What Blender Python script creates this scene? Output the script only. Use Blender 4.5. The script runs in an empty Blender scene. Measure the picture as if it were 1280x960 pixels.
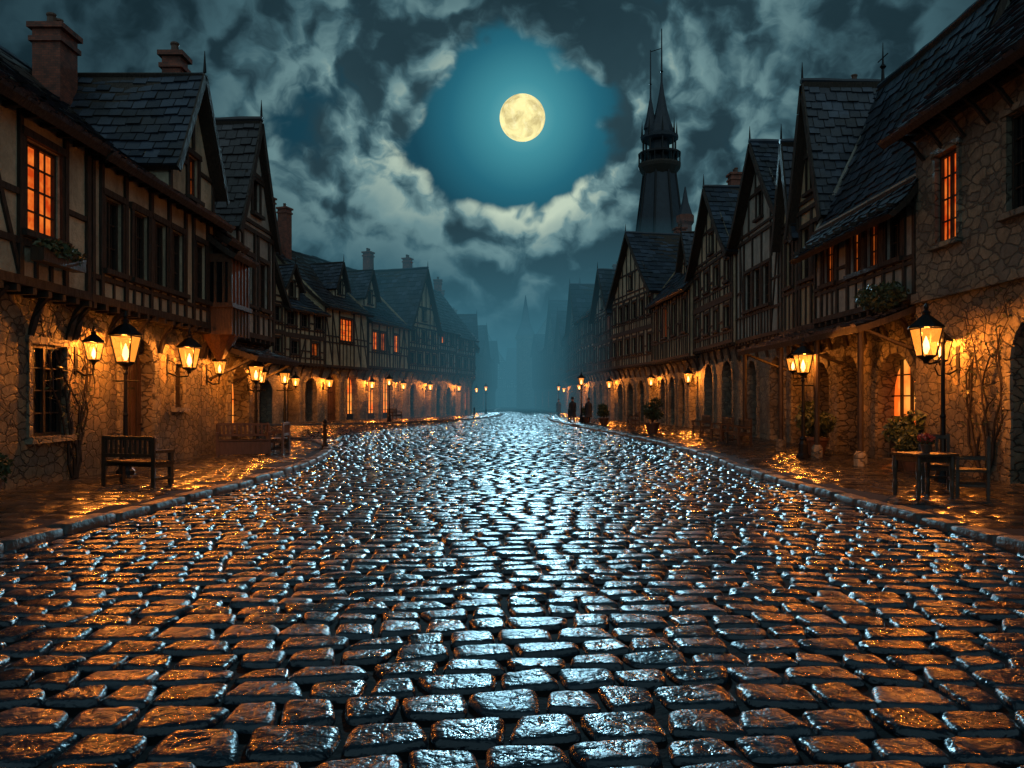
import bpy, math, random
import numpy as np
from mathutils import Vector, Matrix
from mathutils.geometry import tessellate_polygon
random.seed(7); np.random.seed(7)
R=random.random
def U(a,b): return a+(b-a)*random.random()
scene=bpy.context.scene
COL=scene.collection

# ------------------------------------------------------------------ materials
class NT:
    def __init__(s,tree): s.t=tree; s.n=tree.nodes; s.l=tree.links
    def node(s,typ,**kw):
        nd=s.n.new(typ)
        for k,v in kw.items(): setattr(nd,k,v)
        return nd
    def put(s,inp,val):
        if val is None: return
        if hasattr(val,'is_output'): s.l.new(val,inp)
        else: inp.default_value=val
    def math(s,op,a,b=None,c=None,clamp=False):
        nd=s.node('ShaderNodeMath',operation=op,use_clamp=clamp)
        s.put(nd.inputs[0],a); s.put(nd.inputs[1],b)
        if c is not None: s.put(nd.inputs[2],c)
        return nd.outputs[0]
    def vmath(s,op,a,b=None,sc=None):
        nd=s.node('ShaderNodeVectorMath',operation=op)
        s.put(nd.inputs[0],a); s.put(nd.inputs[1],b)
        if sc is not None: s.put(nd.inputs['Scale'],sc)
        return nd.outputs['Value'] if op in('DOT_PRODUCT','LENGTH','DISTANCE') else nd.outputs['Vector']
    def noise(s,vec,scale,detail=4,rough=.5,dist=0,out='Fac'):
        nd=s.node('ShaderNodeTexNoise'); s.put(nd.inputs['Vector'],vec)
        nd.inputs['Scale'].default_value=scale; nd.inputs['Detail'].default_value=detail
        nd.inputs['Roughness'].default_value=rough; nd.inputs['Distortion'].default_value=dist
        return nd.outputs[out]
    def voro(s,vec,scale,feature='F1',out='Distance',rand=1.0):
        nd=s.node('ShaderNodeTexVoronoi',feature=feature); s.put(nd.inputs['Vector'],vec)
        nd.inputs['Scale'].default_value=scale; nd.inputs['Randomness'].default_value=rand
        return nd.outputs[out]
    def mr(s,v,a,b,c,d,smooth=False):
        nd=s.node('ShaderNodeMapRange'); nd.interpolation_type='SMOOTHSTEP' if smooth else 'LINEAR'
        s.put(nd.inputs[0],v)
        for i,x in enumerate((a,b,c,d)): s.put(nd.inputs[i+1],x)
        return nd.outputs[0]
    def ramp(s,v,stops):
        nd=s.node('ShaderNodeValToRGB'); cr=nd.color_ramp
        while len(cr.elements)<len(stops): cr.elements.new(.5)
        for e,(p,c) in zip(cr.elements,stops):
            e.position=p; e.color=(c[0],c[1],c[2],1)
        s.put(nd.inputs[0],v); return nd.outputs[0]
    def mix(s,f,a,b,typ='MIX'):
        nd=s.node('ShaderNodeMix',data_type='RGBA',blend_type=typ)
        s.put(nd.inputs[0],f)
        for i,x in ((6,a),(7,b)):
            if isinstance(x,tuple): x=(x[0],x[1],x[2],1)
            s.put(nd.inputs[i],x)
        return nd.outputs[2]
    def pos(s,scale=None):
        g=s.node('ShaderNodeNewGeometry').outputs['Position']
        if scale: g=s.vmath('MULTIPLY',g,scale)
        return g
    def attr(s,name):
        nd=s.node('ShaderNodeAttribute',attribute_name=name); return nd.outputs['Fac']
    def bump(s,h,strength,dist,normal=None):
        nd=s.node('ShaderNodeBump'); nd.inputs['Strength'].default_value=strength
        nd.inputs['Distance'].default_value=dist; s.put(nd.inputs['Height'],h)
        if normal is not None: s.put(nd.inputs['Normal'],normal)
        return nd.outputs[0]
def newmat(name):
    m=bpy.data.materials.new(name); m.use_nodes=True
    t=NT(m.node_tree); t.p=m.node_tree.nodes['Principled BSDF']; t.o=m.node_tree.nodes['Material Output']
    return m,t
M={}
def pset(t,col=None,rough=None,normal=None,metal=None,coat=None,coatr=None,spec=None,tint=None):
    p=t.p
    if col is not None:
        if isinstance(col,tuple): col=(col[0],col[1],col[2],1)
        t.put(p.inputs['Base Color'],col)
    if rough is not None: t.put(p.inputs['Roughness'],rough)
    if normal is not None: t.put(p.inputs['Normal'],normal)
    if metal is not None: t.put(p.inputs['Metallic'],metal)
    if coat is not None: t.put(p.inputs['Coat Weight'],coat)
    if coatr is not None: t.put(p.inputs['Coat Roughness'],coatr)
    if spec is not None: t.put(p.inputs['Specular IOR Level'],spec)
    if tint is not None: t.put(p.inputs['Specular Tint'],(tint[0],tint[1],tint[2],1))
def stone_wall(name,scale,c1,c2,c3,mort):
    m,t=newmat(name)
    P=t.pos((1,1,1.7)); w=t.noise(P,2.6,3,.6,0,'Color')
    P2=t.vmath('ADD',P,t.vmath('SCALE',w,sc=.34))
    e=t.voro(P2,scale,'DISTANCE_TO_EDGE'); c=t.voro(P2,scale,'F1','Color')
    sep=t.node('ShaderNodeSeparateColor'); t.put(sep.inputs[0],c)
    fine=t.noise(t.pos(),8,5,.7)
    col=t.mix(sep.outputs[0],c1,c2); col=t.mix(t.mr(sep.outputs[2],.6,.75,0,.8),col,c3)
    col=t.mix(t.mr(fine,.38,.68,0,.65),col,(c1[0]*.35,c1[1]*.35,c1[2]*.35))
    big=t.noise(t.pos(),.7,4,.65)
    col=t.mix(t.mr(big,.42,.66,0,.7),col,(.08,.07,.05))
    mm=t.mr(t.math('ADD',e,t.math('MULTIPLY',t.math('SUBTRACT',fine,.5),.10)),.0,.08,0,1,True)
    col=t.mix(mm,mort,col)
    h=t.math('ADD',t.math('MULTIPLY',mm,.9),t.math('MULTIPLY',fine,.8))
    h=t.math('ADD',h,t.math('MULTIPLY',sep.outputs[1],.4))
    pset(t,col,t.mr(fine,.3,.7,.5,.9),t.bump(h,.85,.06))
    M[name]=m
stone_wall('rubble_stone',3.2,(.34,.27,.16),(.21,.18,.125),(.13,.13,.115),(.05,.043,.033))
stone_wall('block_stone',2.5,(.36,.31,.21),(.26,.24,.18),(.18,.18,.155),(.11,.098,.075))
def plaster(name,c,dirt):
    m,t=newmat(name)
    big=t.noise(t.pos((1,1,.45)),1.1,5,.7,.4); fine=t.noise(t.pos(),14,3,.6)
    mid=t.noise(t.pos(),3.5,5,.75)
    col=t.mix(t.mr(big,.38,.66,0,.85),c,dirt)
    col=t.mix(t.mr(mid,.46,.7,0,.65),col,(c[0]*.42,c[1]*.42,c[2]*.42))
    h=t.math('ADD',mid,t.math('MULTIPLY',fine,.5))
    pset(t,col,.85,t.bump(h,.7,.06)); M[name]=m
plaster('plaster_cream',(.58,.52,.36),(.24,.215,.15))
plaster('plaster_ochre',(.54,.46,.29),(.22,.185,.12))
plaster('plaster_grey',(.48,.50,.44),(.20,.21,.185))
def wood(name,c1,c2,rough=.6,sc=(6,6,1.2)):
    m,t=newmat(name); n=t.noise(t.pos(sc),3,4,.65,.6)
    pset(t,t.mix(t.mr(n,.3,.7,0,1),c1,c2),t.mr(n,.3,.7,rough-.15,rough+.2),t.bump(n,.6,.02)); M[name]=m
wood('timber',(.042,.028,.017),(.016,.012,.009),.65)
wood('door_wood',(.14,.065,.028),(.05,.026,.014),.5)
wood('furniture_wood',(.075,.042,.024),(.03,.02,.013),.38)
def slate(name,c1,c2):
    m,t=newmat(name); a=t.attr('rnd'); n=t.noise(t.pos(),5,4,.7); b=t.noise(t.pos(),.8,4,.65)
    col=t.mix(t.math('POWER',a,1.6),c1,c2); col=t.mix(t.mr(b,.42,.66,0,.75),col,(.018,.022,.024))
    pset(t,col,t.mr(n,.3,.7,.28,.55),t.bump(n,.6,.04)); M[name]=m
slate('slate_blue',(.014,.024,.040),(.060,.088,.13))
slate('slate_brown',(.026,.025,.030),(.070,.068,.078))
m,t=newmat('brick')
P=t.node('ShaderNodeSeparateXYZ'); t.put(P.inputs[0],t.pos())
cx=t.node('ShaderNodeCombineXYZ'); t.put(cx.inputs[0],t.math('ADD',P.outputs[0],P.outputs[1])); t.put(cx.inputs[1],P.outputs[2])
b=t.node('ShaderNodeTexBrick'); t.put(b.inputs['Vector'],cx.outputs[0]); b.inputs['Scale'].default_value=4
b.inputs['Color1'].default_value=(.32,.09,.05,1); b.inputs['Color2'].default_value=(.18,.055,.035,1); b.inputs['Mortar'].default_value=(.07,.06,.05,1)
pset(t,t.mix(t.mr(t.noise(t.pos(),4,4,.6),.4,.7,0,.75),b.outputs['Color'],(.045,.03,.025)),.8,t.bump(b.outputs['Fac'],-.5,.03)); M['brick']=m
m,t=newmat('iron'); pset(t,(.012,.013,.015),.42,None,.6); M['iron']=m
m,t=newmat('tower_slate'); n=t.noise(t.pos(),2,4,.6); pset(t,t.mix(n,(.008,.014,.022),(.028,.045,.065)),.6,t.bump(n,.5,.1)); M['tower_slate']=m
m,t=newmat('dark_glass'); n=t.noise(t.pos(),3.5,2); pset(t,(.008,.011,.014),.12,t.bump(n,.4,.05)); M['dark_glass']=m
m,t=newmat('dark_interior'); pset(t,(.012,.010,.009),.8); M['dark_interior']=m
def emis(name,c1,c2,s,scale=2.0):
    m,t=newmat(name); n=t.noise(t.pos(),scale,3,.6)
    t.put(t.p.inputs['Base Color'],(.02,.01,.005,1)); t.put(t.p.inputs['Emission Color'],t.mix(t.mr(n,.38,.62,0,1),c1,c2))
    t.p.inputs['Emission Strength'].default_value=s; M[name]=m
emis('lit_window',(.6,.05,.004),(1,.22,.028),.9,2.4)
emis('dim_window',(.25,.03,.004),(.9,.17,.02),.45,1.6)
emis('shop_glow',(1,.13,.01),(1,.36,.055),1.2,1.1)
emis('flame',(1,.52,.12),(1,.66,.22),5)
m,t=newmat('lantern_glass')
tr=t.node('ShaderNodeBsdfTransparent'); em=t.node('ShaderNodeEmission'); em.inputs[0].default_value=(1,.29,.03,1); em.inputs[1].default_value=.62
ad=t.node('ShaderNodeAddShader'); t.l.new(tr.outputs[0],ad.inputs[0]); t.l.new(em.outputs[0],ad.inputs[1]); t.l.new(ad.outputs[0],t.o.inputs[0]); M['lantern_glass']=m
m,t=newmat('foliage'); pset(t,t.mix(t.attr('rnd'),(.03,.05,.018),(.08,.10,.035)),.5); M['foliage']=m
m,t=newmat('red_petals'); pset(t,t.mix(t.attr('rnd'),(.45,.03,.02),(.6,.12,.06)),.5); M['red_petals']=m
m,t=newmat('terracotta'); pset(t,t.mix(t.noise(t.pos(),6,3),(.13,.06,.035),(.05,.03,.02)),.6); M['terracotta']=m
m,t=newmat('cloth'); pset(t,(.018,.018,.022),.85); M['cloth']=m
m,t=newmat('skin'); pset(t,(.35,.2,.14),.5); M['skin']=m
# wet cobbles
m,t=newmat('wet_cobble')
a=t.attr('rnd'); n1=t.noise(t.pos(),7,3,.62,.3); n2=t.noise(t.pos(),24,3,.65)
col=t.mix(a,(.004,.010,.017),(.013,.026,.040)); col=t.mix(t.mr(n2,.54,.72,0,.3),col,(.030,.045,.052))
h=t.math('ADD',t.math('MULTIPLY',n1,1.5),t.math('MULTIPLY',n2,.34))
rg=t.math('ADD',t.mr(n1,.35,.65,.08,.32),t.math('MULTIPLY',a,.12))
pset(t,col,rg,t.bump(h,.75,.027),spec=.55,tint=(.74,.91,1.0)); M['wet_cobble']=m
m,t=newmat('bedding'); n=t.noise(t.pos(),12,3,.6)
pset(t,(.003,.004,.005),.85,t.bump(n,.6,.02),spec=.1); M['bedding']=m
m,t=newmat('wet_flagstone'); a=t.attr('rnd'); n1=t.noise(t.pos(),3,4,.6,.2); n2=t.noise(t.pos(),22,3,.6)
col=t.mix(a,(.014,.016,.018),(.045,.044,.042))
h=t.math('ADD',n1,t.math('MULTIPLY',n2,.25))
pset(t,col,t.mr(n1,.35,.65,.10,.34),t.bump(h,.6,.028),spec=.65); M['wet_flagstone']=m
m,t=newmat('wet_kerb'); n1=t.noise(t.pos(),5,4,.65); pset(t,t.mix(t.mr(n1,.3,.7,0,1),(.014,.018,.023),(.055,.06,.06)),t.mr(n1,.3,.7,.35,.7),t.bump(n1,.9,.05)); M['wet_kerb']=m
m,t=newmat('ground_dirt'); n=t.noise(t.pos(),1.5,4,.6); pset(t,t.mix(n,(.02,.02,.018),(.05,.045,.035)),.6,t.bump(n,.5,.05)); M['ground_dirt']=m

# ------------------------------------------------------------------ assembly
def mkmesh(name,verts,faces,mat,rnd=None,parent=None,smooth=False,loc=None):
    me=bpy.data.meshes.new(name); me.from_pydata(verts,[],faces); me.materials.append(M[mat])
    if rnd is not None:
        at=me.attributes.new('rnd','FLOAT','FACE'); at.data.foreach_set('value',rnd)
    if smooth: me.polygons.foreach_set('use_smooth',[True]*len(me.polygons))
    me.update(); ob=bpy.data.objects.new(name,me); COL.objects.link(ob)
    if parent: ob.parent=parent
    if loc: ob.location=loc
    return ob
class Asm:
    def __init__(s,name,o=(0,0,0),ex=(1,0),out=None):
        s.name=name; s.o=Vector(o); l=math.hypot(*ex); s.ex=Vector((ex[0]/l,ex[1]/l,0))
        if out is None: out=(-s.ex.y,s.ex.x)
        l=math.hypot(*out); s.out=Vector((out[0]/l,out[1]/l,0)); s.parts={}; s.lights=[]
    def L(s,p): return s.ex*p[0]+s.out*p[1]+Vector((0,0,p[2]))
    def add(s,part,mat,verts,faces,rnd=None):
        d=s.parts.setdefault((part,mat),[[],[],[]]); b=len(d[0])
        d[0].extend([tuple(s.L(v)) for v in verts]); d[1].extend([tuple(i+b for i in f) for f in faces])
        if rnd is None: r=R(); rnd=[r]*len(faces)
        d[2].extend(rnd)
    def box(s,part,mat,u0,u1,v0,v1,z0,z1,j=0):
        vs=[(u,v,z) for z in(z0,z1) for v in(v0,v1) for u in(u0,u1)]
        if j: vs=[(a+U(-j,j),b+U(-j,j),c+U(-j,j)) for a,b,c in vs]
        s.add(part,mat,vs,[(0,1,3,2),(4,5,7,6),(0,1,5,4),(2,3,7,6),(0,2,6,4),(1,3,7,5)])
    def beam(s,part,mat,a,b,w,v0,v1):
        d=Vector((b[0]-a[0],b[1]-a[1])); d.normalize(); n=Vector((-d.y,d.x))*(w/2)
        vs=[]
        for v in(v0,v1):
            for p,sg in((a,1),(a,-1),(b,-1),(b,1)):
                vs.append((p[0]+n.x*sg+U(-.018,.018),v,p[1]+n.y*sg+U(-.018,.018)))
        s.add(part,mat,vs,[(0,1,2,3),(4,5,6,7),(0,1,5,4),(1,2,6,5),(2,3,7,6),(3,0,4,7)])
    def lathe(s,part,mat,c,prof,n=10,rot=0,sx=1,sy=1):
        vs=[];fs=[]
        for r,z in prof:
            for i in range(n):
                a=rot+2*math.pi*i/n; vs.append((c[0]+r*math.cos(a)*sx,c[1]+r*math.sin(a)*sy,z))
        for k in range(len(prof)-1):
            for i in range(n): j=(i+1)%n; fs.append((k*n+i,k*n+j,(k+1)*n+j,(k+1)*n+i))
        fs.append(tuple(range(n))); fs.append(tuple((len(prof)-1)*n+i for i in range(n)))
        s.add(part,mat,vs,fs)
    def tube(s,part,mat,pts,rad,n=6):
        pts=[Vector(p) for p in pts]
        if not hasattr(rad,'__len__'): rad=[rad]*len(pts)
        vs=[];fs=[]
        for k,p in enumerate(pts):
            d=(pts[min(k+1,len(pts)-1)]-pts[max(k-1,0)]).normalized()
            a=d.cross(Vector((0,0,1)) if abs(d.z)<.9 else Vector((1,0,0))).normalized(); b=d.cross(a)
            for i in range(n):
                th=2*math.pi*i/n; vs.append(tuple(p+(a*math.cos(th)+b*math.sin(th))*rad[k]))
        for k in range(len(pts)-1):
            for i in range(n): j=(i+1)%n; fs.append((k*n+i,k*n+j,(k+1)*n+j,(k+1)*n+i))
        fs.append(tuple(range(n))); fs.append(tuple((len(pts)-1)*n+i for i in range(n)))
        s.add(part,mat,vs,fs)
    def wall(s,part,mat,outer,holes,v,reveal=.3):
        polys=[[Vector((p[0],p[1],0)) for p in outer]]+[[Vector((p[0],p[1],0)) for p in h[0]] for h in holes]
        flat=[p for q in polys for p in q]
        tris=tessellate_polygon(polys)
        s.add(part,mat,[(p.x,v,p.y) for p in flat],[tuple(x) for x in tris])
        for h,dep in holes:
            n=len(h); vs=[(p[0],v,p[1]) for p in h]+[(p[0],v-dep,p[1]) for p in h]
            s.add(part,mat,vs,[(i,(i+1)%n,n+(i+1)%n,n+i) for i in range(n)])
    def leaves(s,part,mat,c,rad,count,size):
        vs=[];fs=[];rn=[]
        for i in range(count):
            while True:
                p=Vector((U(-1,1),U(-1,1),U(-1,1)))
                if .25<p.length<1: break
            if R()<.5: p=p.normalized()*U(.75,1.08)
            q=Vector((c[0]+p.x*rad[0],c[1]+p.y*rad[1],c[2]+p.z*rad[2]))
            a=Vector((U(-1,1),U(-1,1),U(-1,1))).normalized(); b=a.cross(Vector((U(-1,1),U(-1,1),U(-1,1)))).normalized()
            sz=size*U(.6,1.3); k=len(vs)
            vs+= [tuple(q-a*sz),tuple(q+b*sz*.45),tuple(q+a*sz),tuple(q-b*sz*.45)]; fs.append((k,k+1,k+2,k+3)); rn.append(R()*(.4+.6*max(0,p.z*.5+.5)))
        s.add(part,mat,vs,fs,rn)
    def light(s,p,power,col=(1,.27,.03),r=.09):
        if power>0: s.lights.append((p,power,col,r))
    def finish(s,bevel=0,smooth=()):
        e=bpy.data.objects.new(s.name,None); e.location=s.o; COL.objects.link(e)
        for (part,mat),(v,f,r) in s.parts.items():
            ob=mkmesh(part,v,f,mat,r,e,part in smooth)
            if bevel and mat not in('foliage','red_petals','lantern_glass','flame'):
                b=ob.modifiers.new('bev','BEVEL'); b.width=bevel; b.segments=2; b.limit_method='ANGLE'
        for p,pw,c,r in s.lights:
            l=bpy.data.lights.new('lamp_light','POINT'); l.energy=pw; l.color=c; l.shadow_soft_size=r
            o=bpy.data.objects.new('lamp_light',l); o.location=s.L(p); o.parent=e; COL.objects.link(o)
        return e

# roof surface
def slope(A,part,mat,P0,P1,Q0,Q1,sag=.15,ts=.32,tw=.36):
    P0,P1,Q0,Q1=[Vector(x) for x in(P0,P1,Q0,Q1)]
    def S(a,t):
        p=P0.lerp(P1,a).lerp(Q0.lerp(Q1,a),t); p.z-=sag*4*t*(1-t)*(1-.45*t)+.09*math.sin(a*math.pi)*t; return p
    lenu=(P1-P0).length; lent=(Q0-P0).length
    nrm=(P1-P0).cross(Q0-P0).normalized()
    if nrm.z<0: nrm=-nrm
    nr=max(4,int(lent/ts)); nc=max(3,int(lenu/tw)); vs=[];fs=[];rn=[]
    for i in range(nr):
        off=.5*(i%2)
        for c in range(-1,nc):
            a0=max(0,(c+off)/nc); a1=min(1,(c+1+off)/nc)
            if a1-a0<.002: continue
            ga=.012/lenu; l1=.045+U(0,.045); l2=l1+U(-.018,.018); t0=i/nr-U(0,.022); t1=(i+1.1)/nr
            b=len(vs); e0=S(a0+ga,max(0,t0)); e1=S(a1-ga,max(0,t0))
            vs+=[tuple(e0+nrm*l1),tuple(e1+nrm*l2),tuple(S(a1-ga,min(1,t1))+nrm*.015),tuple(S(a0+ga,min(1,t1))+nrm*.015),tuple(e0-nrm*.01),tuple(e1-nrm*.01)]
            r=R(); fs+=[(b,b+1,b+2,b+3),(b,b+1,b+5,b+4)]; rn+=[r,r*.5]
    A.add(part,mat,vs,fs,rn)
    vs=[];fs=[];n=8
    for k in range(n+1):
        for a in(0,1):
            p=S(a,k/n); vs.append(tuple(p)); vs.append(tuple(p-nrm*.16))
    for k in range(n):
        b=k*4; fs+=[(b,b+2,b+6,b+4),(b+1,b+3,b+7,b+5),(b,b+1,b+5,b+4),(b+2,b+3,b+7,b+6)]
    fs+=[(0,1,3,2)]
    A.add('roof_deck','timber',vs,fs)
    return S
def rect(u0,u1,z0,z1): return [(u0,z0),(u1,z0),(u1,z1),(u0,z1)]
def archpoly(u0,u1,z0,z1,n=10):
    r=(u1-u0)/2; c=(u0+u1)/2; zs=z1-r*1.1
    return [(u0,z0),(u1,z0)]+[(c+r*math.cos(math.pi*i/n),zs+r*1.1*math.sin(math.pi*i/n)) for i in range(n+1)]
def opening(A,o,v,stone=False,far=False):
    k=o[0]; u0,u1,z0,z1=o[1:5]; lit=o[5] if len(o)>5 else 0
    w=u1-u0; h=z1-z0
    if k=='win':
        dep=.16; pane={0:'dark_glass',1:'lit_window',2:'dim_window'}[lit]
        A.add('window_pane',pane,[(u0,v-dep,z0),(u1,v-dep,z0),(u1,v-dep,z1),(u0,v-dep,z1)],[(0,1,2,3)])
        f='window_frame'; t=.06; g=v-dep+.012; g2=v-dep+.09
        A.box(f,'timber',u0,u0+t,g,g2,z0,z1); A.box(f,'timber',u1-t,u1,g,g2,z0,z1)
        A.box(f,'timber',u0+t,u1-t,g,g2-.004,z0,z0+t); A.box(f,'timber',u0+t,u1-t,g,g2-.004,z1-t,z1)
        cols=o[6] if len(o)>6 else 2; rows=max(2,int(h/.42))
        for c in range(1,cols): x=u0+w*c/cols; A.box(f,'timber',x-.035,x+.035,g,g2-.01,z0+t,z1-t)
        if not far:
            for c in range(2*cols):
                if c%2: x=u0+w*c/(2*cols); A.box(f,'timber',x-.01,x+.01,g,g2-.045,z0+t,z1-t)
        for r in range(1,rows): z=z0+h*r/rows; A.box(f,'timber',u0+t,u1-t,g,g2-.03,z-.015,z+.015)
        m='block_stone' if stone else 'timber'; q=.12
        A.box('window_surround',m,u0-q,u0,v+.002,v+.055,z0-.02,z1+.02,.006); A.box('window_surround',m,u1,u1+q,v+.002,v+.055,z0-.02,z1+.02,.006)
        A.box('window_surround',m,u0-q-.05,u1+q+.05,v+.001,v+.085,z1+.012,z1+.16,.008)
        A.box('window_sill',m,u0-q-.06,u1+q+.06,v-.02,v+.16,z0-.13,z0-.012,.008)
        return (rect(u0,u1,z0,z1),dep+.02)
    P=archpoly(u0,u1,z0,z1); n=len(P)
    dep={'door':.3,'arc':.9,'shop':.5}[k]
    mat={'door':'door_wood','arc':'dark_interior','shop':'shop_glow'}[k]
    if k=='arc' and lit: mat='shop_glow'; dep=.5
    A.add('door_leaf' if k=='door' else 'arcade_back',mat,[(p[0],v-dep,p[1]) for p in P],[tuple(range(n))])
    if k=='door' or (k=='arc' and not lit):
        vv=v-dep+.01
        if k=='arc':
            A.box('door_leaf','door_wood',u0+w*.18,u1-w*.18,vv,vv+.06,z0,z0+h*.72)
        for i in range(1,5):
            x=u0+w*i/5
            if k=='door': A.box('door_planks','timber',x-.012,x+.012,vv,vv+.02,z0,z1-w*.3)
        if k=='door':
            for zz in(z0+.5,z0+h*.6): A.box('door_hinge','iron',u0+.04,u0+w*.7,vv+.02,vv+.05,zz,zz+.06)
            A.lathe('door_knob','iron',(u1-.18,vv+.07),[(.03,z0+1.0),(.05,z0+1.03),(.03,z0+1.06)],8)
    else:
        for i in range(1,4):
            x=u0+w*i/4; A.box('window_frame','timber',x-.03,x+.03,v-dep+.02,v-dep+.1,z0,z1-.1)
        for i in range(1,5):
            zz=z0+h*i/5; A.box('window_frame','timber',u0,u1,v-dep+.02,v-dep+.08,zz-.02,zz+.02)
        A.box('window_frame','timber',u0,u1,v-dep+.01,v-dep+.14,z0,z0+.5)
    r=w/2; c=(u0+u1)/2; zs=z1-r*1.1; ns=9
    for i in range(ns):
        a0=math.pi*i/ns+.02; a1=math.pi*(i+1)/ns-.02; pr=.05+U(0,.03); r2=r+.26+U(-.02,.03)
        pts=[(r,a0),(r2,a0),(r2,a1),(r,a1)]
        vs=[(c+q*math.cos(a),vv,zs+q*1.1*math.sin(a)) for vv in(v-.02,v+pr) for q,a in pts]
        A.add('arch_stones','block_stone',vs,[(4,5,6,7),(0,1,5,4),(1,2,6,5),(2,3,7,6),(3,0,4,7)])
    zz=.0
    while zz<zs-.05:
        hh=min(U(.3,.45),zs-zz)
        for sg,b in((-1,u0),(1,u1)):
            e=b+sg*U(.2,.32); A.box('arch_stones','block_stone',min(b,e),max(b,e),v-.02,v+.05+U(0,.02),zz+.01,zz+hh-.01,.006)
        zz+=hh
    return (P,dep)
def chimney(A,u,v,z0,z1,w=.8,d=.7,pots=2):
    A.box('chimney','brick',u-w/2,u+w/2,v-d/2,v+d/2,z0,z1)
    A.box('chimney','brick',u-w/2-.07,u+w/2+.07,v-d/2-.07,v+d/2+.07,z1-.35,z1-.22)
    A.box('chimney','brick',u-w/2-.1,u+w/2+.1,v-d/2-.1,v+d/2+.1,z1,z1+.14)
    for i in range(pots):
        x=u+(i-(pots-1)/2)*.34; A.lathe('chimney_pot','terracotta',(x,v),[(.13,z1+.12),(.11,z1+.4),(.14,z1+.45),(.12,z1+.5)],8)
def brackets(A,L,j,gh,step=1.3):
    n=max(2,int(L/step))
    for i in range(n+1):
        u=.12+(L-.24)*i/n
        A.tube('jetty_bracket','timber',[(u,.02,gh-.85),(u,.12,gh-.5),(u,j*.55,gh-.22),(u,j-.02,gh-.05)],[.07,.075,.07,.06],5)
    m=int(L/.5)
    for i in range(m+1):
        u=.1+(L-.2)*i/m; A.box('joist_ends','timber',u-.06,u+.06,0,j+.09,gh-.13,gh-.01)
def framing(A,L,v,zb,zt,wins,u0=0.0):
    T='timber_frame'
    A.box(T,'timber',u0,L,v+.002,v+.085,zb,zb+.17,.01); A.box(T,'timber',u0,L,v+.002,v+.08,zt-.15,zt,.01)
    us=[u0+.1,L-.1]
    for w in wins: us+= [w[1]-.17,w[2]+.17]
    us=sorted(us); out=[]
    for a in us:
        if not out or a-out[-1]>.24: out.append(a)
    full=[]
    for a,b in zip(out[:-1],out[1:]):
        full.append(a)
        mid=(a+b)/2
        iswin=any(w[1]<mid<w[2] for w in wins)
        if iswin:
            w=[w for w in wins if w[1]<mid<w[2]][0]
            k=max(1,int((b-a)/.6))
            for i in range(1,k+1):
                x=a+(b-a)*i/(k+1); A.beam(T,'timber',(x,zb+.15),(x,w[3]-.14),.08,v+.002,v+.05)
        elif b-a>1.0:
            A.beam(T,'timber',(a,zb+.2),((a+b)/2,zt-.2),.11,v+.002,v+.058) if R()<.5 else A.beam(T,'timber',((a+b)/2,zb+.2),(a,zt-.3),.11,v+.002,v+.056)
            A.beam(T,'timber',((a+b)/2,zb+.1),((a+b)/2,zt-.1),.11,v+.002,v+.064)
            if b-a>1.8: A.beam(T,'timber',(b,zb+.2),((a+b)/2,zt-.3),.11,v+.002,v+.054)
    full.append(out[-1])
    for a in full: A.beam(T,'timber',(a,zb+.05),(a,zt-.05),.13,v+.002,v+.07)
    if wins:
        zs=min(w[3] for w in wins)-.24; A.beam(T,'timber',(u0,zs),(L,zs),.11,v+.003,v+.062)
    zs=zb+(zt-zb)*.5
    prev=u0
    for w in sorted(wins,key=lambda w:w[1])+[(0,L+.15,0,0,0)]:
        if w[1]-.15-prev>.7: A.beam(T,'timber',(prev,zs),(w[1]-.15,zs),.10,v+.003,v+.06)
        prev=w[2]+.15
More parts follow.
